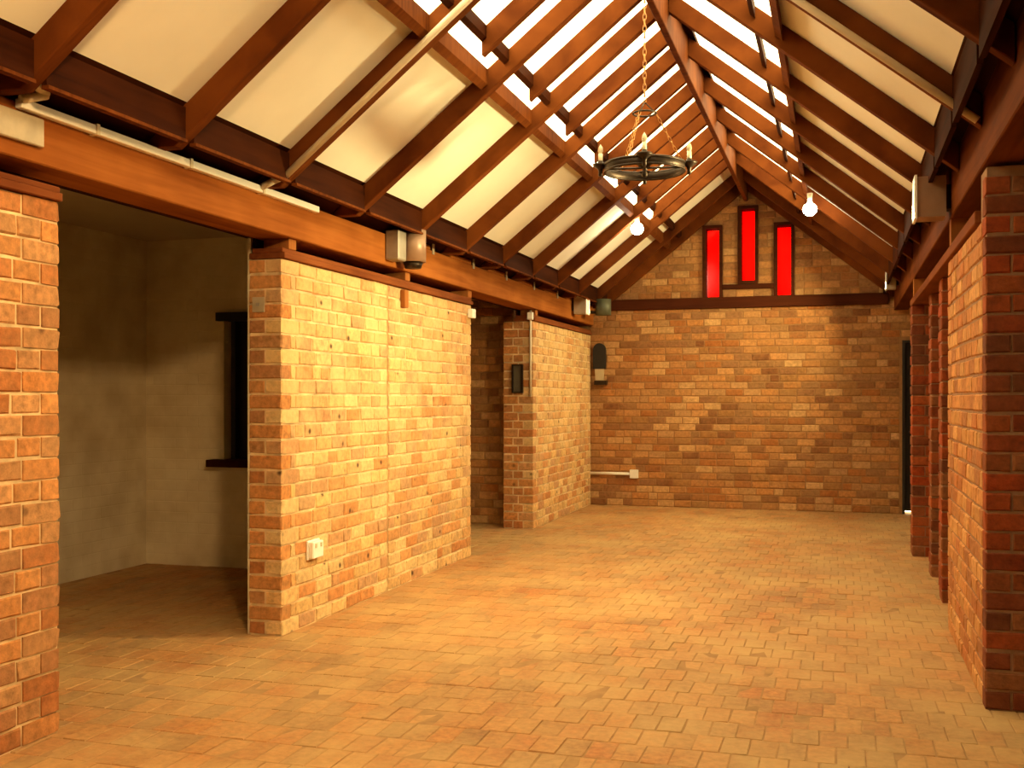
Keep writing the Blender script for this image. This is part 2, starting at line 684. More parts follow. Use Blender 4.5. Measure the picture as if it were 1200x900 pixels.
# ------------------------------------------------------------------ floor
floor = struct_box('floor', M['sand'], [(-5.9, 3.2, YB - 0.2, YE + 0.3, -0.2, -0.0022)],
                   'floor of dusty orange clay pavers laid in rows', 'floor')
PW, PL = 0.112, 0.208
rng = random.Random(5)
plib = []
for c in PAL['f']:
    for k in range(3):
        v, f = brick_shape(rng, PW - 0.004, 0.05, PL - 0.004, 0.003, 0.0014)
        s = rng.uniform(0.9, 1.1)
        # turn the front (-y) up: (x, y, z) -> (x, z, -y)
        v = [(a, cc_, -b) for a, b, cc_ in v]
        f = [t for t in f]
        cc = tuple(t * s for t in c)
        plib.append((mesh_with_clay('paver', v, f, [cc] * len(v), M['paver']), v, f, cc))
pav = []
row = 0
y = 1.2
while y < YE - 0.05:
    x = -5.68 + (PW / 2 if row % 2 else 0) + rng.uniform(-0.012, 0.012)
    while x < 2.9:
        pav.append((x + PW / 2, y + PL / 2))
        x += PW
    y += PL
    row += 1


def hidden_floor(x, y):
    if x < XL - 0.0 and not (3.8 < y < 7.8 or 9.1 < y < 11.3):
        return True
    if x > XR and y > 5.0:
        return True
    return False


scored = []
for (x, y) in pav:
    s = 0 if hidden_floor(x, y) else area_px((x, y, 0), (0, 0, 1), 1)
    q = proj((x, y, 0))
    if q is None or not (0 < q[0] < 1200 and 0 < q[1] < 905) or (x < XL and q[0] < 72):
        s = 0
    scored.append((s, rng.random(), (x, y)))
scored.sort(key=lambda t: -t[0])
rv, rf, rc = [], [], []
for i, (s, _, (x, y)) in enumerate(scored):
    me, v, f, cc = rng.choice(plib)
    z = -0.025 + (rng.uniform(-0.0016, 0.0012) if rng.random() > 0.08 else rng.uniform(0.001, 0.004))
    t1, t2 = rng.uniform(-0.007, 0.007), rng.uniform(-0.010, 0.010)
    if i < 300 and s > 0:
        place('paver', me, floor, (x, y, z), rot=(t1, t2, rng.uniform(-0.015, 0.015)))
    else:
        base = len(rv)
        for p in v:
            rv.append((x + p[0], y + p[1], z + p[2] + p[1] * t1 - p[0] * t2))
        rf += [tuple(base + k for k in t) for t in f]
        rc += [cc] * len(v)
o = place('distant_paving', mesh_with_clay('distant_paving', rv, rf, rc, M['paver']), floor, (0, 0, 0))
o['kind'] = 'stuff'

# ------------------------------------------------------------------ left hall wall in three lengths
Y1, Y2, Y3, Y4 = 3.765, 5.647, 9.043, 11.07
HT = WALL_N * COURSE
wl = struct_box('wall_left', M['mortar_l'], [(XL - 0.22 + G, XL - G, YB, Y1 - G, -0.02, HT - 0.005)],
                'near left brick wall ending at the wide opening', 'wall')
lay(wl, wall_y(wl, XL, 1, 0.22, 1.4, Y1, WALL_N, False, True), 'n', M['brick_n'])
JT = 7.21
wm = struct_box('wall_left.001', M['mortar_l'], [(XL - 0.22 + G, XL - G, Y2 + G, JT - 0.012, -0.02, HT - 0.005),
                                                (XL - 0.22 + G, XL - G, JT + 0.012, Y3 - G, -0.02, HT - 0.005),
                                                (XL - 0.2, XL - 0.03, JT - 0.02, JT + 0.02, -0.02, HT - 0.01)],
                'middle left brick wall between the two openings, with a vertical joint', 'wall')
bl = wall_y(wm, XL, 1, 0.22, Y2, Y3, WALL_N, True, True, joints=(JT,))
is_end = lambda b: b[4] == 0.0 and (b[2] < 0.15 or b[0][0] < XL - 0.12)  # end faces take the redder tone, imitating their weaker light
lay(wm, [b for b in bl if is_end(b)], 'n', M['brick_n'], limit=60)
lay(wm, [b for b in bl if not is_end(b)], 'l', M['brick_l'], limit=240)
wf = struct_box('wall_left.002', M['mortar_l'], [(XL - 0.34 + G, XL - G, Y4 + G, YE, -0.02, HT - 0.005)],
                'far left brick wall reaching the end wall', 'wall')
bl = wall_y(wf, XL, 1, 0.34, Y4, YE - 0.004, WALL_N, True, False)
lay(wf, [b for b in bl if is_end(b)], 'n', M['brick_n'], limit=80)
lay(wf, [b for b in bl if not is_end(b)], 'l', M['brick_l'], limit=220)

# ------------------------------------------------------------------ end wall with gable and red windows
WIN = [(-1.655, -1.485, 2.71, 3.59), (-1.21, -1.04, 2.91, 3.82), (-0.765, -0.595, 2.71, 3.59)]
DOOR = (0.72, 1.52, 0.0, 2.12)
FR = 0.04
HOLES = [(a - FR, b + FR, c - FR, d + FR) for a, b, c, d in WIN]


def gable(z):
    h = (CAM_H + 2.66 + 0.13 - z) / SL
    return RX - h, RX + h


bx = [(-3.55, DOOR[0], YE + G, YE + 0.22, -0.02, 2.66), (DOOR[0], DOOR[1], YE + G, YE + 0.22, DOOR[3], 2.66),
      (DOOR[1], 3.2, YE + G, YE + 0.22, -0.02, 2.66)]
pr = []
top = lambda x: CAM_H + 2.66 + 0.14 - SL * abs(x - RX)
xs = [gable(2.66)[0] + 0.02]
for h in HOLES:
    xs += [h[0], h[1]]
xs.append(gable(2.66)[1] - 0.02)
for i in range(0, len(xs) - 1):
    a, b = xs[i], xs[i + 1]
    if i % 2 == 0:
        pts = [(a, 2.66), (b, 2.66), (b, top(b))] + ([(RX, top(RX))] if a < RX < b else []) + [(a, top(a))]
        pr.append((pts, YE + G, YE + 0.22))
    else:
        h = HOLES[i // 2]
        if h[2] > 2.68:
            pr.append(([(a, 2.66), (b, 2.66), (b, h[2]), (a, h[2])], YE + G, YE + 0.22))
        pts = [(a, h[3]), (b, h[3]), (b, top(b))] + ([(RX, top(RX))] if a < RX < b else []) + [(a, top(a))]
        pr.append((pts, YE + G, YE + 0.22))
we = struct_box('wall_back', M['mortar_e'], bx, 'end wall of mixed brown bricks rising into a gable', 'wall', pr)
RAIL = (2.565, 2.705)
bl = wall_x(YE, XL, 2.2, 28, 0.0, holes=[(DOOR[0] - 0.03, DOOR[1] + 0.03, -1, DOOR[3] + 0.03)])
bl += wall_x(YE, -3.3, 1.0, 20, 28 * COURSE, inside=gable, holes=HOLES)
bl = [b for b in bl if not (b[0][2] > RAIL[0] + 0.02 and b[0][2] < RAIL[1] - 0.02)]
lay(we, bl, 'e', M['brick_e'])

for i, (a, b, c, d) in enumerate(WIN):
    wn = thing('window_%d' % (i + 1), ((a + b) / 2, YE, c),
               ['tall red glass slit window on the left of the gable', 'tall red glass slit window in the middle of the gable, set highest',
                'tall red glass slit window on the right of the gable'][i], 'window', kind='structure')
    mb = MB()
    y0, y1 = YE - 0.03, YE + 0.2
    mb.box(a - FR, a, y0, y1, c - FR, d + FR)
    mb.box(b, b + FR, y0, y1, c - FR, d + FR)
    mb.box(a, b, y0, y1, c - FR, c)
    mb.box(a, b, y0, y1, d, d + FR)
    mb.build('window_frame', M['beam_x'], wn)
    mb = MB()
    mb.box(a, b, YE + 0.02, YE + 0.026, c, d)
    mb.build('pane', M['red_glass'], wn)

mb = MB()
mb.box(-3.0, 0.56, YE - 0.05, YE + 0.06, *RAIL)
tag(mb.build('rail_beam', M['beam_x'], None, 0.006), 'long dark timber rail across the end wall under the gable', 'beam')
mb = MB()
mb.box(-1.445, -0.805, YE - 0.035, YE + 0.03, 2.80, 2.865)
tag(mb.build('sill_rail', M['beam_x'], None, 0.004), 'short timber rail under the middle red window', 'rail')

# dark door in the right corner of the end wall, daylight shows under it
dr = thing('door_1', (1.12, YE, 0), 'tall black door at the right end of the end wall, light showing under it', 'door', kind='structure')
mb = MB()
mb.box(DOOR[0] + 0.03, DOOR[1] - 0.03, YE + 0.06, YE + 0.10, 0.035, DOOR[3] - 0.03)
for k in range(7):
    x = DOOR[0] + 0.03 + k * 0.106
    mb.box(x + 0.004, x + 0.102, YE + 0.05, YE + 0.065, 0.035, DOOR[3] - 0.03)
mb.build('door_leaf', M['black'], dr)
mb = MB()
mb.box(DOOR[0], DOOR[0] + 0.03, YE - 0.01, YE + 0.2, 0, DOOR[3])
mb.box(DOOR[1] - 0.03, DOOR[1], YE - 0.01, YE + 0.2, 0, DOOR[3])
mb.box(DOOR[0] + 0.03, DOOR[1] - 0.03, YE - 0.01, YE + 0.2, DOOR[3] - 0.03, DOOR[3])
mb.build('door_frame', M['black'], dr)
mb = MB()
mb.cyl((DOOR[0] + 0.09, YE + 0.05, 1.0), (DOOR[0] + 0.09, YE - 0.01, 1.0), 0.012)
mb.cyl((DOOR[0] + 0.09, YE - 0.01, 1.0), (DOOR[0] + 0.19, YE - 0.01, 1.0), 0.010)
mb.build('door_handle', M['iron'], dr)

# ------------------------------------------------------------------ right side: return wall, piers
YD0, YD1 = 5.27, 7.05
wr = struct_box('wall_right', M['mortar_r'], [(XR + G, XR + 0.22 - G, YD0 + G, YD1 - G, -0.02, HT - 0.005),
                                             (XR + 0.22 - G, 3.0, YD0 + G, YD0 + 0.22 - G, -0.02, 2.47), (XR + G, XR + 0.22 - G, YD0 + G, YD0 + 0.22 - G, HT - 0.005, 2.47)],
                'red brick wall end and return at the right, nearest the viewer', 'wall')
bl = wall_y(wr, XR, -1, 0.22, YD0 + 0.11, YD1, WALL_N, False, True)
face = []
for c in range(27):
    z = c * COURSE + 0.045
    x = XR
    first = True
    while x < 2.95:
        L = 0.105 if (first and c % 2 == 0) else 0.21
        if c % 4 == 2 and not first and x < XR + 0.2:
            L = 0.105
        first = False
        face.append(((x + L / 2, YD0 + 0.0525, z), L, 0.105, BH, 0.0))
        x += L + 0.01
lay(wr, bl, 'i', M['brick_r'], limit=170)  # inner face in the lit tone
lay(wr, face, 'r', M['brick_r'], limit=130)  # front in the darker tone, imitating its shade


def pier(yf, x0, label):
    p = thing('brick_pier', (x0 + 0.11, yf + 0.11, 0), label, 'pillar')
    mb = MB()
    mb.box(x0 + G, x0 + 0.22 - G, yf + G, yf + 0.22 - G, 0, HT - 0.005)
    mb.build('mortar_core', M['mortar_r'], p)
    bl = []
    for c in range(WALL_N):
        z = c * COURSE + 0.045
        for i in (0, 1):
            if c % 2:
                bl.append(((x0 + 0.11, yf + 0.0525 + i * 0.115, z), 0.22, 0.105, BH, 0.0 if i == 0 else math.pi))
            else:
                bl.append(((x0 + 0.0525 + i * 0.115, yf + 0.11, z), 0.22, 0.105, BH, -math.pi / 2 if i == 0 else math.pi / 2))
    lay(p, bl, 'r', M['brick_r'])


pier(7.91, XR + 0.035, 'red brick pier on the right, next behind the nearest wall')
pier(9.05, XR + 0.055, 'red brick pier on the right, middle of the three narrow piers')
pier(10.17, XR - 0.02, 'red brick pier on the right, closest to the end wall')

# ------------------------------------------------------------------ walls of side room, lobby, right aisle, behind camera
struct_box('wall_side_room', M['wash'], [(-5.91, -5.69, 1.2, 8.04, -0.02, 2.76),
                                        (-5.69, -4.93, 7.82, 8.04, -0.02, 2.76), (-3.9, -3.39, 7.82, 8.04, -0.02, 2.76),
                                        (-4.93, -3.9, 7.82, 8.04, -0.02, 0.90), (-4.93, -3.9, 7.82, 8.04, 2.10, 2.76),
                                        (-5.69, -3.39, 1.2, 1.4, -0.02, 2.76),
                                        (-3.41, -3.391, 1.4, Y1 - 0.02, -0.02, 2.5), (-3.41, -3.391, Y2 + 0.02, 7.82, -0.02, 2.5)],
           'whitewashed brick walls of the dim side room through the wide opening', 'wall')
struct_box('ceiling_side_room', M['plaster'], [(-5.91, -3.42, 1.2, 8.04, 2.76, 2.84)], 'plain off white ceiling of the dim side room', 'ceiling')
wlob = struct_box('wall_lobby', M['mortar_e'], [(-5.2, -3.50, 11.42, 11.6, -0.02, 2.76), (-5.2, -5.0, 8.04, 11.42, -0.02, 2.76)],
                  'dark brick wall at the back of the narrow lobby opening', 'wall')
lay(wlob, [b for b in wall_x(11.41, -5.0, -3.52, 30)], 'e', M['brick_e'], limit=120)
struct_box('ceiling_lobby', M['dark_wood'], [(-5.2, -3.42, 8.04, 11.6, 2.55, 2.63)], 'dark boarded ceiling of the narrow lobby', 'ceiling')
struct_box('wall_aisle', M['mortar_r'], [(3.0, 3.2, YB, YE, -0.02, 2.9), (2.2, 2.4, YD0 + 0.22, YE, -0.02, 2.9)],
           'outer wall of the dark right aisle', 'wall')
struct_box('ceiling_aisle', M['dark_wood'], [(0.79, 3.2, YB, YE, 2.86, 2.94)], 'dark boarded ceiling of the right aisle', 'ceiling')
struct_box('wall_front', M['mortar_l'], [(-3.55, 3.2, YB - 0.2, YB, -0.02, 2.6)], 'brick wall behind the viewer', 'wall',
           [([(RX - 2.2, 2.6), (RX + 1.9, 2.6), (RX + 1.9, zroof(1.9, 0.14)), (RX, zroof(0, 0.14)), (RX - 2.2, zroof(2.2, 0.14))], YB - 0.2, YB)])

# dark window in the side room
wn = thing('window_4', (-4.4, 7.82, 0.9), 'dark shuttered window with a timber sill in the whitewashed side room', 'window', kind='structure')
mb = MB(); mb.box(-4.90, -3.93, 7.95, 7.99, 0.9, 2.1); mb.build('pane', M['black'], wn)
mb = MB(); mb.box(-4.90, -4.86, 7.88, 7.95, 0.9, 2.1); mb.box(-4.44, -4.40, 7.90, 7.95, 0.9, 2.1); mb.box(-3.97, -3.93, 7.88, 7.95, 0.9, 2.1)
mb.build('window_frame', M['black'], wn)
mb = MB(); mb.box(-4.98, -3.85, 7.77, 7.90, 2.06, 2.13); mb.build('lintel', M['black'], wn)
mb = MB(); mb.box(-5.03, -3.82, 7.70, 7.92, 0.845, 0.905); mb.build('window_sill', M['dark_wood'], wn, 0.004)

# ------------------------------------------------------------------ roof
ceil = thing('ceiling', (RX, 6, 4.0), 'pitched timber roof of red brown rafters and cream boards', 'ceiling', kind='structure')
RY = [3.38 + 0.985 * k for k in range(-5, 11)]
RW = 0.034


def rafter_mesh(h0, h1, w, d0, d1, sgn, seat=None):
    mb = MB()
    if seat is not None:        # tail cut level where it sits on the beam
        a, b = (d0 - seat) / SL, (d1 - seat) / SL
        pts = [(sgn * h0, d0 - SL * h0), (sgn * a, seat), (sgn * (b - 0.01), seat), (sgn * (b - 0.01), seat + 0.012), (sgn * h0, d1 - SL * h0)]
    else:
        pts = [(sgn * h0, d0 - SL * h0), (sgn * h1, d0 - SL * h1), (sgn * h1, d1 - SL * h1), (sgn * h0, d1 - SL * h0)]
    mb.prism(pts, -w, w)
    return mb.mesh('rafter', M['rafter'], 0.004)


Z0 = CAM_H + 2.66
SEAT = 2.602 - Z0
rl = rafter_mesh(0.025, 2.03, RW, 0, 0.148, -1, SEAT)
rr = rafter_mesh(0.025, 1.77, RW, 0, 0.148, 1)
for y in RY:
    place('rafter', rl, ceil, (RX, y, Z0))
    place('rafter', rr, ceil, (RX, y, Z0))
# end rafter against the gable wall
gl = rafter_mesh(0.025, 2.03, 0.03, -0.02, 0.148, -1, SEAT)
gr = rafter_mesh(0.025, 1.77, 0.03, -0.02, 0.148, 1)
place('rafter', gl, ceil, (RX, YE - 0.035, Z0))
place('rafter', gr, ceil, (RX, YE - 0.035, Z0))
mb = MB(); mb.box(RX - 0.024, RX + 0.024, YB, YE - 0.002, CAM_H + 2.50, CAM_H + 2.86)
mb.build('ridge_board', M['rafter'], ceil, 0.005)

HPS, HES = {-1: 0.97, 1: 0.81}, {-1: 1.78, 1: 1.64}      # skylight foot, foot of cream boards
bays = [YB] + RY + [YE]


def slope_slab(h0, h1, y0, y1, d0, d1, sgn, name, m, parent):
    mb = MB()
    mb.prism([(RX + sgn * h0, Z0 + d0 - SL * h0), (RX + sgn * h1, Z0 + d0 - SL * h1),
              (RX + sgn * h1, Z0 + d1 - SL * h1), (RX + sgn * h0, Z0 + d1 - SL * h0)], y0, y1)
    return mb.build(name, m, parent)


sky = {-1: thing('window_5', (RX - 0.5, 6, 3.8), 'long strip of roof glass left of the ridge', 'skylight', kind='structure'),
       1: thing('window_6', (RX + 0.5, 6, 3.8), 'long strip of roof glass right of the ridge', 'skylight', kind='structure')}
for i in range(len(bays) - 1):
    y0, y1 = bays[i], bays[i + 1]
    glazed = y0 > 0.5 and y1 < 12.7
    for sgn in (-1, 1):
        HP, HE = HPS[sgn], HES[sgn]
        slope_slab(HP, HE, y0, y1, 0.15, 0.18, sgn, 'ceiling_panel', M['panel'], ceil)
        ya, yb = y0 + RW, y1 - RW
        if yb - ya < 0.2:
            slope_slab(0.0, HP, y0, y1, 0.15, 0.18, sgn, 'ceiling_panel', M['panel'], ceil)
            continue
        slope_slab(HP - 0.02, HP + 0.02, ya, yb, 0.05, 0.147, sgn, 'purlin', M['rafter'], ceil)
        slope_slab(HP - 0.16, HP - 0.13, ya, yb, 0.075, 0.147, sgn, 'purlin', M['dark_wood'], ceil)
        if not glazed:
            slope_slab(0.0, HP, y0, y1, 0.15, 0.18, sgn, 'ceiling_panel', M['panel'], ceil)
            continue
        ym = (y0 + y1) / 2 + 0.05
        if sgn < 0:
            slope_slab(0.03, HP - 0.13, ym - 0.028, ym + 0.028, 0.0, 0.15, sgn, 'glazing_bar', M['rafter'], sky[sgn])
        for p, q in (((y0, ym), (ym, y1)) if sgn < 0 else ((y0, y1),)):
            slope_slab(0.06, HP, p + 0.002, q - 0.002, 0.151, 0.157, sgn, 'pane', M['pane'], sky[sgn])
mb = MB()
mb.prism([(RX - 0.09, Z0 + 0.158 - SL * 0.09), (RX, Z0 + 0.158), (RX + 0.09, Z0 + 0.158 - SL * 0.09),
          (RX + 0.09, Z0 + 0.19 - SL * 0.09), (RX, Z0 + 0.19), (RX - 0.09, Z0 + 0.19 - SL * 0.09)], YB, YE + 0.2)
mb.build('ridge_cap', M['dark_wood'], ceil)
# eave boards below the cream panels: a sloping back board, an upright fascia in each bay and its bottom batten
for sgn, h1 in ((-1, 2.30), (1, 1.99)):
    HE = HES[sgn]
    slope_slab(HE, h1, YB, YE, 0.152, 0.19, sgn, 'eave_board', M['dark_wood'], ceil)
    zt = Z0 + 0.15 - SL * (HE + 0.03)
    zb = CAM_H + (1.21 if sgn < 0 else 1.27)
    for i in range(len(bays) - 1):
        ya, yb = bays[i] + RW, bays[i + 1] - RW
        if yb - ya < 0.2:
            continue
        xa, xb = sorted((RX + sgn * (HE + 0.005), RX + sgn * (HE + 0.03)))
        mb = MB(); mb.box(xa, xb, ya, yb, zb, zt)
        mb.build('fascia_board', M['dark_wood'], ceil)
        if sgn < 0:
            mb = MB(); mb.box(xa, xb + 0.010, ya, yb, zb - 0.014, zb)
            mb.build('eave_batten', M['rafter'], ceil)
mb = MB(); mb.box(-3.42, -3.38, YB, YE, 2.38, 2.90); mb.build('light_stop_board', M['dark_wood'], ceil)
for a, b in ((YB, 3.74), (5.67, 9.02), (11.1, YE)):  # added boards that stop lamp light leaking over the wall tops
    mb = MB(); mb.box(-3.375, -3.355, a, b, 2.313, 2.40); mb.build('light_stop_board', M['dark_wood'], ceil)

# ------------------------------------------------------------------ long beams, plates and posts
LBZ = (2.375, 2.60)
bl_ = thing('timber_beam', (-3.23, 6, LBZ[0]), 'long red brown timber beam above the left openings', 'beam')
mb = MB(); mb.box(-3.36, -3.13, YB, YE - 0.01, *LBZ); mb.build('beam', M['beam'], bl_, 0.006)
for y in RY:
    if y < 6.5:
        continue
    mb = MB(); mb.box(-3.30, -3.125, y + 0.10, y + 0.62, LBZ[1] - 0.002, LBZ[1] + 0.035)
    mb.build('packing_block', M['beam'], bl_, 0.005)
    mb = MB(); mb.box(-3.128, -3.122, y + 0.66, y + 0.70, LBZ[1] - 0.03, LBZ[1] + 0.20)
    mb.build('strap', M['beige'], bl_)
RBZ = (2.49, 2.84)
br_ = thing('timber_beam', (0.65, 6, RBZ[0]), 'deep red brown timber beam running along the right side', 'beam')
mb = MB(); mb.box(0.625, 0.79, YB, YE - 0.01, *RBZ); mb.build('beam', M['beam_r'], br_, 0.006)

TR = [(YB, Y1), (Y2, Y3), (Y4, YE - 0.02)]
for i, (a, b) in enumerate(TR):
    mb = MB()
    mb.box(XL - 0.22, XL + 0.022, a, b - 0.005, HT, HT + 0.035)
    mb.box(XL - 0.20, XL + 0.008, a, b - 0.005, HT + 0.035, HT + 0.062)
    tag(mb.build('trim_%d' % (i + 1), M['trim'], None, 0.004),
        ['timber plate on top of the near left brick wall', 'timber plate on top of the middle left brick wall', 'timber plate on top of the far left brick wall'][i],
        'trim', kind='structure')
mb = MB()
mb.box(XR - 0.02, XR + 0.24, YD0 + 0.23, 10.42, HT, HT + 0.06)
tag(mb.build('trim_4', M['trim'], None, 0.004), 'timber plate along the tops of the right brick piers', 'trim', kind='structure')


def packer(x0, x1, y, z0, z1, label, wd=0.09):
    mb = MB()
    mb.box(x0, x1, y - wd / 2, y + wd / 2, z0, z1)
    tag(mb.build('timber_packer', M['post'], None, 0.003), label, 'block')


packer(XL - 0.16, XL + 0.012, 5.76, HT + 0.062, LBZ[0], 'small timber block under the beam at the near end of the middle wall')
packer(XL - 0.16, XL + 0.012, 7.55, HT + 0.062, LBZ[0], 'small timber block under the beam midway along the middle wall')
packer(XL - 0.16, XL + 0.012, 8.98, HT + 0.062, LBZ[0], 'small timber block under the beam at the far end of the middle wall')
packer(XL - 0.16, XL + 0.012, 11.16, HT + 0.062, LBZ[0], 'small timber block under the beam above the lobby pier')
packer(XR, XR + 0.1, 6.9, HT + 0.06, RBZ[0], 'timber block under the right beam on the nearest wall')
packer(XR, XR + 0.1, 10.28, HT + 0.06, RBZ[0], 'timber block under the right beam on the farthest pier')

# ------------------------------------------------------------------ lamps
def area(name, loc, direction, size, energy, parent, color=WARM, spread=150):
    L = bpy.data.lights.new(name, 'AREA')
    L.shape = 'RECTANGLE'
    L.size = size[0]
    L.size_y = size[1]
    L.energy = energy
    L.color = color
    L.spread = math.radians(spread)
    o = bpy.data.objects.new(name, L)
    COL.objects.link(o)
    o.rotation_euler = Vector(direction).to_track_quat('-Z', 'Y').to_euler()
    o.location = loc
    o.parent = parent
    o.matrix_parent_inverse = Matrix.Translation(parent.location).inverted()
    return o


def flood(sign, x, y, z, w, h, d, energy, label, aim, body='lamp_body', color=WARM, spread=150):
    """box flood lamp fixed to a beam; sign is the side it shines to"""
    t = thing('flood_lamp', (x, y, z), label, 'lamp', 'flood lamps on the beams')
    mb = MB()
    xi = x + sign * d
    xa, xb = min(x, xi), max(x, xi)
    # open housing: back, top, bottom, sides
    th = 0.008
    mb.box(xa, xb, y - w / 2, y - w / 2 + th, z, z + h)
    mb.box(xa, xb, y + w / 2 - th, y + w / 2, z, z + h)
    mb.box(xa, xb, y - w / 2 + th, y + w / 2 - th, z, z + th)
    mb.box(xa, xb, y - w / 2 + th, y + w / 2 - th, z + h - th, z + h)
    bk = (x, x + sign * th)
    mb.box(min(bk), max(bk), y - w / 2 + th, y + w / 2 - th, z + th, z + h - th)
    mb.build('housing', M[body], t)
    mb = MB()
    lx = (xi - sign * 0.03, xi - sign * 0.022)
    mb.box(min(lx), max(lx), y - w / 2 + th, y + w / 2 - th, z + th, z + h - th)
    mb.build('lens', M['lens'], t)
    mb = MB()
    e = 0.01
    r0, r1 = xi - sign * 0.004, xi + sign * 0.010
    ra, rb = min(r0, r1), max(r0, r1)
    mb.box(ra, rb, y - w / 2 - e, y - w / 2 + th, z - e, z + h + e)
    mb.box(ra, rb, y + w / 2 - th, y + w / 2 + e, z - e, z + h + e)
    mb.box(ra, rb, y - w / 2 + th, y + w / 2 - th, z - e, z + th)
    mb.box(ra, rb, y - w / 2 + th, y + w / 2 - th, z + h - th, z + h + e)
    mb.build('rim', M['white'], t)
    mb = MB()
    mb.box(min(x, x - sign * 0.03), max(x, x - sign * 0.03), y - w * 0.3, y + w * 0.3, z + h * 0.2, z + h * 0.8)
    mb.build('bracket', M['iron'], t)
    area('lamp_light', (xi + sign * 0.015, y, z + h / 2), aim, (w * 0.9, h * 0.8), energy, t, color, spread)
    return t


flood(-1, -0.22, P_RIGHT[0][0], 3.02, 0.34, 0.26, 0.14, P_RIGHT[0][1], 'unseen box flood lamp added under the right purlin to light the side room', (-1, 0.75, -0.5), 'lamp_body', NEAR, 115)  # out of view, added to light the near pier and side room
flood(-1, 0.595, P_RIGHT[1][0], 2.49, 0.20, 0.24, 0.165, P_RIGHT[1][1], 'brown box flood lamp with a white rim on the right beam, nearest in view', (-1, 0.05, -0.25), 'lamp_body', WARM, 110)
flood(-1, 0.595, P_RIGHT[2][0], 2.64, 0.16, 0.22, 0.10, P_RIGHT[2][1], 'pale box flood lamp at the far end of the right beam', (-1, 0.0, -0.35), 'beige', WARM, 125)
flood(1, -3.10, P_LEFT[1][0], 2.44, 0.16, 0.22, 0.15, P_LEFT[1][1], 'pale box flood lamp at the far end of the left beam', (1, -0.2, -0.3), 'beige')

# drum lamp on the left beam
t = thing('drum_lamp', (-3.02, 7.3, 2.42), 'brown drum lamp with a grey bracket plate on the left beam', 'lamp')
mb = MB()
mb.lathe((-3.02, 7.32, 2.42), [(0.0, 0.012), (0.088, 0.012), (0.092, 0.0), (0.096, 0.0), (0.096, 0.235), (0.090, 0.235), (0.088, 0.03), (0.0, 0.03)], 28)
mb.build('shade', M['lamp_body'], t)
mb = MB(); mb.box(-3.13, -3.02, 7.06, 7.20, 2.41, 2.63); mb.build('bracket_plate', M['grey'], t, 0.01)
mb = MB(); mb.lathe((-3.02, 7.32, 2.45), [(0.0, 0.16), (0.03, 0.14), (0.04, 0.1), (0.02, 0.03), (0.0, 0.0)], 14); mb.build('bulb', M['lens'], t)
mb = MB(); mb.lathe((-3.02, 7.32, 2.375), [(0, 0), (0.06, 0.0), (0.075, 0.044), (0, 0.044)], 24); mb.build('base', M['iron'], t)
area('lamp_light', (-2.90, 7.30, 2.55), (1, -0.15, -0.12), (0.10, 0.18), P_LEFT[0][1], t, NEAR, 120)

# green grey drum in the far left corner, small white box beside the far lamp
t = thing('drum_lamp', (-2.86, 13.2, 2.46), 'dark green drum lamp in the far left corner by the gable rail', 'lamp')
mb = MB(); mb.lathe((-2.86, 13.2, 2.46), [(0.0, 0.01), (0.09, 0.01), (0.095, 0.0), (0.098, 0.0), (0.098, 0.2), (0.09, 0.2), (0.0, 0.19)], 24)
mb.build('shade', simple('green grey enamel', (0.10, 0.11, 0.07), 0.5, 0.2), t)
mb = MB(); mb.cyl((-3.12, 13.2, 2.50), (-2.94, 13.2, 2.50), 0.02); mb.build('bracket', M['iron'], t)
mb = MB(); mb.box(-3.125, -3.0, 12.99, 13.07, 2.47, 2.53)
tag(mb.build('junction_box', M['white'], None, 0.004), 'small white junction box between the two far left lamps', 'box')

# bare bulbs on the purlins
for sgn, yy, lab in ((-1, 11.3, 'bare lit bulb on the left roof purlin near the gable'), (1, 10.95, 'bare lit bulb on the right roof purlin near the gable')):
    h = 0.90
    x = RX + sgn * (0.93 if sgn < 0 else 0.86)
    z = zroof(abs(x - RX)) - 0.07
    t = thing('bulb_lamp', (x, yy, z), lab, 'lamp', 'bare bulbs on the purlins')
    mb = MB(); mb.lathe((x, yy, z - 0.03), [(0.0, -0.075), (0.035, -0.066), (0.062, -0.04), (0.07, -0.005), (0.055, 0.03), (0.024, 0.055), (0.017, 0.07)], 16)
    mb.build('bulb', M['bulb'], t)
    mb = MB(); mb.cyl((x, yy, z + 0.035), (x, yy, z + 0.12), 0.022, 0.028); mb.build('holder', M['cream'], t)
    L = bpy.data.lights.new('bulb_light', 'POINT')
    L.energy = P_BULB
    L.color = (1.0, 0.75, 0.42)
    L.shadow_soft_size = 0.05
    lo = bpy.data.objects.new('bulb_light', L)
    COL.objects.link(lo)
    lo.location = (x, yy - 0.0, z - 0.16)
    lo.parent = t
    lo.matrix_parent_inverse = Matrix.Translation(t.location).inverted()

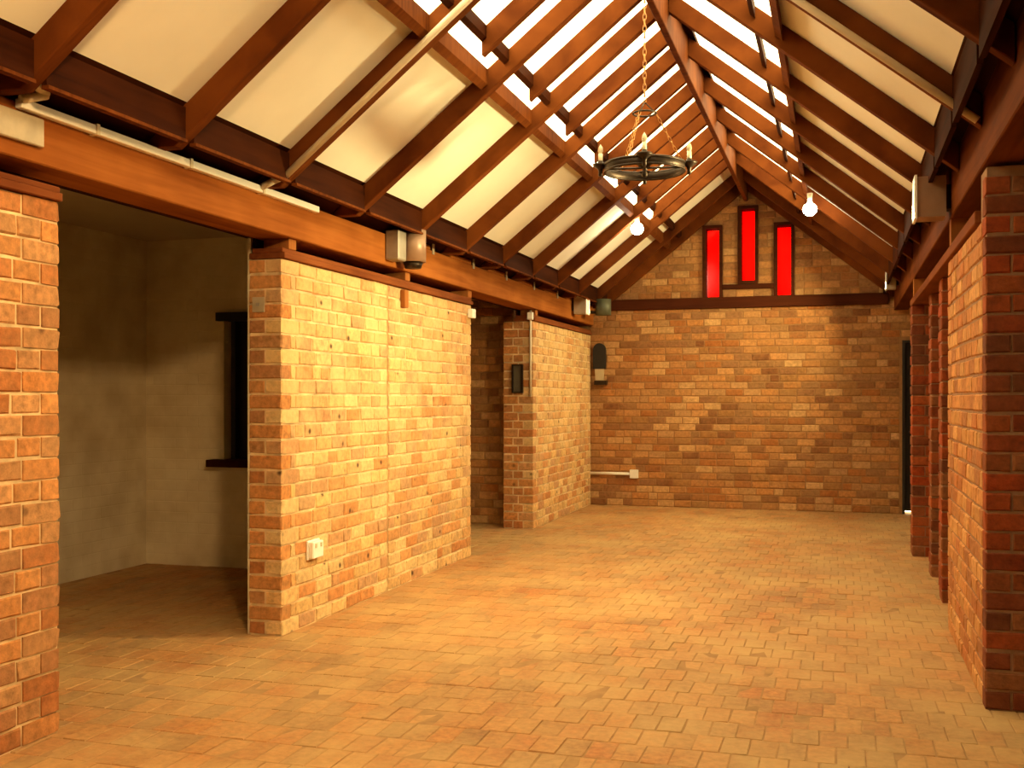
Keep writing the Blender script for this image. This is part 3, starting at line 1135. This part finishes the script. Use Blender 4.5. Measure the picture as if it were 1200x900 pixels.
# ------------------------------------------------------------------ chandelier
CX, CY, CZ = RX, 6.5, 2.83
ch = thing('chandelier', (CX, CY, CZ), 'round black iron candle chandelier hanging on a chain from the ridge', 'chandelier')
RR = 0.24
mb = MB()
mb.torus((CX, CY, CZ), RR, 0.016, n=48, m=8, sx=0.4, sz=1.5)
mb.torus((CX, CY, CZ - 0.022), RR + 0.004, 0.008, n=48)
mb.torus((CX, CY, CZ + 0.022), RR + 0.004, 0.008, n=48)
mb.build('ring', M['iron'], ch)
mb = MB()
for k in range(2):
    a = math.pi * k / 2 + 0.17
    mb.cyl((CX - RR * math.cos(a), CY - RR * math.sin(a), CZ), (CX + RR * math.cos(a), CY + RR * math.sin(a), CZ), 0.007, n=8)
mb.build('spoke', M['iron'], ch)
mb = MB()
mb.lathe((CX, CY, CZ - 0.06), [(0, 0), (0.012, 0.004), (0.02, 0.02), (0.012, 0.04), (0.016, 0.06), (0.05, 0.085), (0.06, 0.10), (0.02, 0.105), (0.016, 0.17), (0.022, 0.19), (0, 0.2)], 18)
mb.build('hub', M['iron'], ch)
for k in range(4):
    a = math.pi * k / 2 + 0.17
    x, y = CX + (RR + 0.03) * math.cos(a), CY + (RR + 0.03) * math.sin(a)
    mb = MB()
    mb.lathe((x, y, CZ - 0.05), [(0, 0), (0.014, 0.01), (0.012, 0.035), (0.018, 0.05), (0.045, 0.068), (0.05, 0.08), (0.046, 0.082), (0.016, 0.072), (0.016, 0.10), (0, 0.10)], 16)
    cup = mb.build('candle_cup', M['iron'], ch)
    mb = MB()
    mb.cyl((x, y, CZ + 0.04), (x, y, CZ + 0.095), 0.014, n=12)
    mb.build('candle', M['candle'], cup)
    mb = MB()
    mb.lathe((x, y, CZ + 0.095), [(0.011, 0), (0.017, 0.018), (0.012, 0.04), (0, 0.06)], 12)
    mb.build('bulb', M['pale_glass'], cup)
# crown hoop, three hanging rods, chain
HZ = 3.165
mb = MB()
mb.torus((CX, CY, HZ), 0.07, 0.006, n=28)
for k in range(3):
    a = 2 * math.pi * k / 3 + 0.3
    mb.cyl((CX + 0.07 * math.cos(a), CY + 0.07 * math.sin(a), HZ), (CX, CY, HZ + 0.07), 0.004, n=6)
mb.build('crown_hoop', M['iron'], ch)
for k in range(3):
    a = 2 * math.pi * k / 3 + 0.3
    mb = MB()
    p0 = Vector((CX + 0.07 * math.cos(a), CY + 0.07 * math.sin(a), HZ))
    p1 = Vector((CX + RR * math.cos(a), CY + RR * math.sin(a), CZ + 0.02))
    n = 11
    for i in range(n):
        c = p0.lerp(p1, (i + 0.5) / n)
        d = (p1 - p0).normalized()
        q = d.to_track_quat('Z', 'Y').to_matrix()
        rot = q @ Matrix.Rotation(math.pi / 2 * (i % 2), 3, 'Z') @ Matrix.Rotation(math.pi / 2, 3, 'X') @ Matrix.Diagonal((0.55, 1.35, 1))
        mb.torus(c, 0.014, 0.0025, n=10, m=5, rot=rot)
    mb.build('chain', M['brass'], ch)
mb = MB()
z = HZ + 0.07
top_z = CAM_H + 2.50
i = 0
while z < top_z - 0.01:
    rot = Matrix.Rotation(math.pi / 2 * (i % 2), 3, 'Z') @ Matrix.Rotation(math.pi / 2, 3, 'X') @ Matrix.Diagonal((0.6, 1.4, 1))
    mb.torus((CX, CY, z + 0.018), 0.017, 0.0032, n=12, m=5, rot=rot)
    z += 0.036
    i += 1
mb.build('main_chain', M['brass'], ch)
mb = MB(); mb.lathe((CX, CY, top_z - 0.02), [(0, 0), (0.03, 0.005), (0.045, 0.022), (0, 0.022)], 16); mb.build('ceiling_hook', M['brass'], ch)

# ------------------------------------------------------------------ conduits, boxes, lantern
def tube(name, pts, r, m, label, cat, n=10, group=None):
    mb = MB()
    for a, b in zip(pts[:-1], pts[1:]):
        mb.cyl(a, b, r, n=n)
    return tag(mb.build(name, m), label, cat, group)


mb = MB(); mb.box(-3.128, -3.092, 3.46, 5.98, 2.568, 2.606)
tb = thing('cable_trunking', (-3.11, 4.7, 2.57), 'straight white cable trunking along the top of the left beam', 'conduit')
mb.build('channel', M['white'], tb, 0.003)
for y in (3.9, 4.6, 5.3):
    mb = MB(); mb.box(-3.128, -3.087, y, y + 0.02, 2.563, 2.611); mb.build('clip', M['cream'], tb)
mb = MB(); mb.box(-3.13, -3.105, 3.30, 3.60, 2.44, 2.555)
tag(mb.build('junction_plate', M['beige'], None, 0.004), 'beige metal plate on the left beam below the near end of the trunking', 'plate')
tube('cable_end', [(-3.10, 3.46, 2.60), (-3.06, 3.56, 2.64), (-3.06, 3.40, 2.70)], 0.018, M['cream'], 'short pale cable stub at the near end of the white trunking', 'cable')
yc = RY[7] - RW - 0.022
z_ = lambda h: zroof(h) + 0.01
tube('conduit', [(-3.105, yc, 2.595), (RX - 1.87, yc, 2.63), (RX - 1.80, yc, z_(1.80)), (RX - 0.12, yc, z_(0.12))], 0.019, M['cream'],
     'cream pipe running up the left side of a rafter from the white trunking', 'conduit')
tube('conduit', [(RX + 0.12, yc, z_(0.12)), (RX + 1.75, yc, z_(1.75))], 0.019, M['cream'], 'cream pipe running down a right rafter to the right beam', 'conduit')

mb = MB(); mb.box(XL, XL + 0.012, 5.95, 6.11, 0.41, 0.53)
so = thing('wall_socket', (XL, 6.03, 0.47), 'white power socket on the middle left brick wall', 'socket')
mb.build('back_plate', M['white'], so, 0.002)
mb = MB(); mb.box(XL + 0.012, XL + 0.045, 5.96, 6.10, 0.418, 0.522); mb.build('face_plate', M['white'], so, 0.005)
mb = MB(); mb.box(XL + 0.045, XL + 0.052, 5.985, 6.005, 0.485, 0.51); mb.box(XL + 0.045, XL + 0.052, 6.055, 6.075, 0.485, 0.51); mb.build('switch', M['cream'], so)

sw = thing('light_switch', (-3.32, Y2, 1.97), 'grey light switch plate on the end of the middle left wall', 'switch')
mb = MB(); mb.box(-3.36, -3.28, Y2 - 0.014, Y2 - 0.002, 1.93, 2.02); mb.build('plate', M['beige'], sw, 0.002)
mb = MB(); mb.box(-3.33, -3.31, Y2 - 0.022, Y2 - 0.014, 1.965, 1.985); mb.build('rocker', M['grey'], sw)

sb = thing('switch_box', (-3.34, Y4, 1.62), 'dark recessed switch box on the lobby brick pier', 'box')
mb = MB()
for q in ((-3.40, -3.385, 1.47, 1.78), (-3.295, -3.28, 1.47, 1.78), (-3.385, -3.295, 1.47, 1.485), (-3.385, -3.295, 1.765, 1.78)):
    mb.box(q[0], q[1], Y4 - 0.05, Y4 - 0.002, q[2], q[3])
mb.build('rim', M['iron'], sb)
mb = MB(); mb.box(-3.385, -3.295, Y4 - 0.02, Y4 - 0.004, 1.485, 1.765); mb.build('back_panel', simple('dull grey panel', (0.10, 0.085, 0.06), 0.6), sb)

tube('conduit', [(-3.195, Y4 - 0.016, 1.43), (-3.195, Y4 - 0.016, 2.36)], 0.013, M['cream'], 'thin pale pipe down the edge of the lobby brick pier', 'conduit')
mb = MB(); mb.box(-3.225, -3.165, Y4 - 0.05, Y4 - 0.003, 2.26, 2.34)
tag(mb.build('junction_box', M['white'], None, 0.004), 'small white junction box at the top of the lobby brick pier', 'box')
mb = MB(); mb.box(XL + 0.003, XL + 0.05, Y3 - 0.10, Y3 - 0.01, 2.13, 2.21)
tag(mb.build('junction_box', M['white'], None, 0.004), 'small white junction box at the top far corner of the middle left wall', 'box')
mb = MB(); mb.box(XL + 0.002, XL + 0.04, 7.43, 7.50, 2.10, 2.235)
tag(mb.build('bracket', M['post'], None, 0.004), 'small brown bracket high on the middle left wall below the drum lamp', 'bracket')

pc = thing('wall_conduit', (-2.9, YE, 0.42), 'white horizontal pipe low on the end wall ending in a socket box', 'conduit')
mb = MB(); mb.cyl((XL, YE - 0.018, 0.42), (-2.62, YE - 0.018, 0.42), 0.019); mb.build('pipe', M['white'], pc)
mb = MB(); mb.box(-2.64, -2.53, YE - 0.05, YE - 0.002, 0.365, 0.475); mb.build('socket_box', M['white'], pc, 0.004)

# arched lantern in the far left corner
LX = -3.045
ln = thing('wall_lantern', (LX, YE, 1.6), 'arched dark wall lantern in the far left corner of the end wall', 'lantern')
mb = MB()
pts = [(LX - 0.085, 1.80)] + [(LX + 0.085 * math.cos(a), 2.04 + 0.10 * math.sin(a)) for a in [math.pi - math.pi * i / 10 for i in range(11)]] + [(LX + 0.085, 1.80)]
mb.prism(pts, YE - 0.06, YE - 0.002)
mb.build('hood', M['black'], ln)
mb = MB(); mb.prism([(LX - 0.06, 1.80), (LX + 0.06, 1.80), (LX + 0.05, 1.65), (LX - 0.05, 1.65)], YE - 0.055, YE - 0.003); mb.build('glass', M['pale_glass'], ln)
mb = MB(); mb.box(LX - 0.06, LX + 0.10, YE - 0.09, YE - 0.002, 1.59, 1.645); mb.build('shelf', M['iron'], ln)
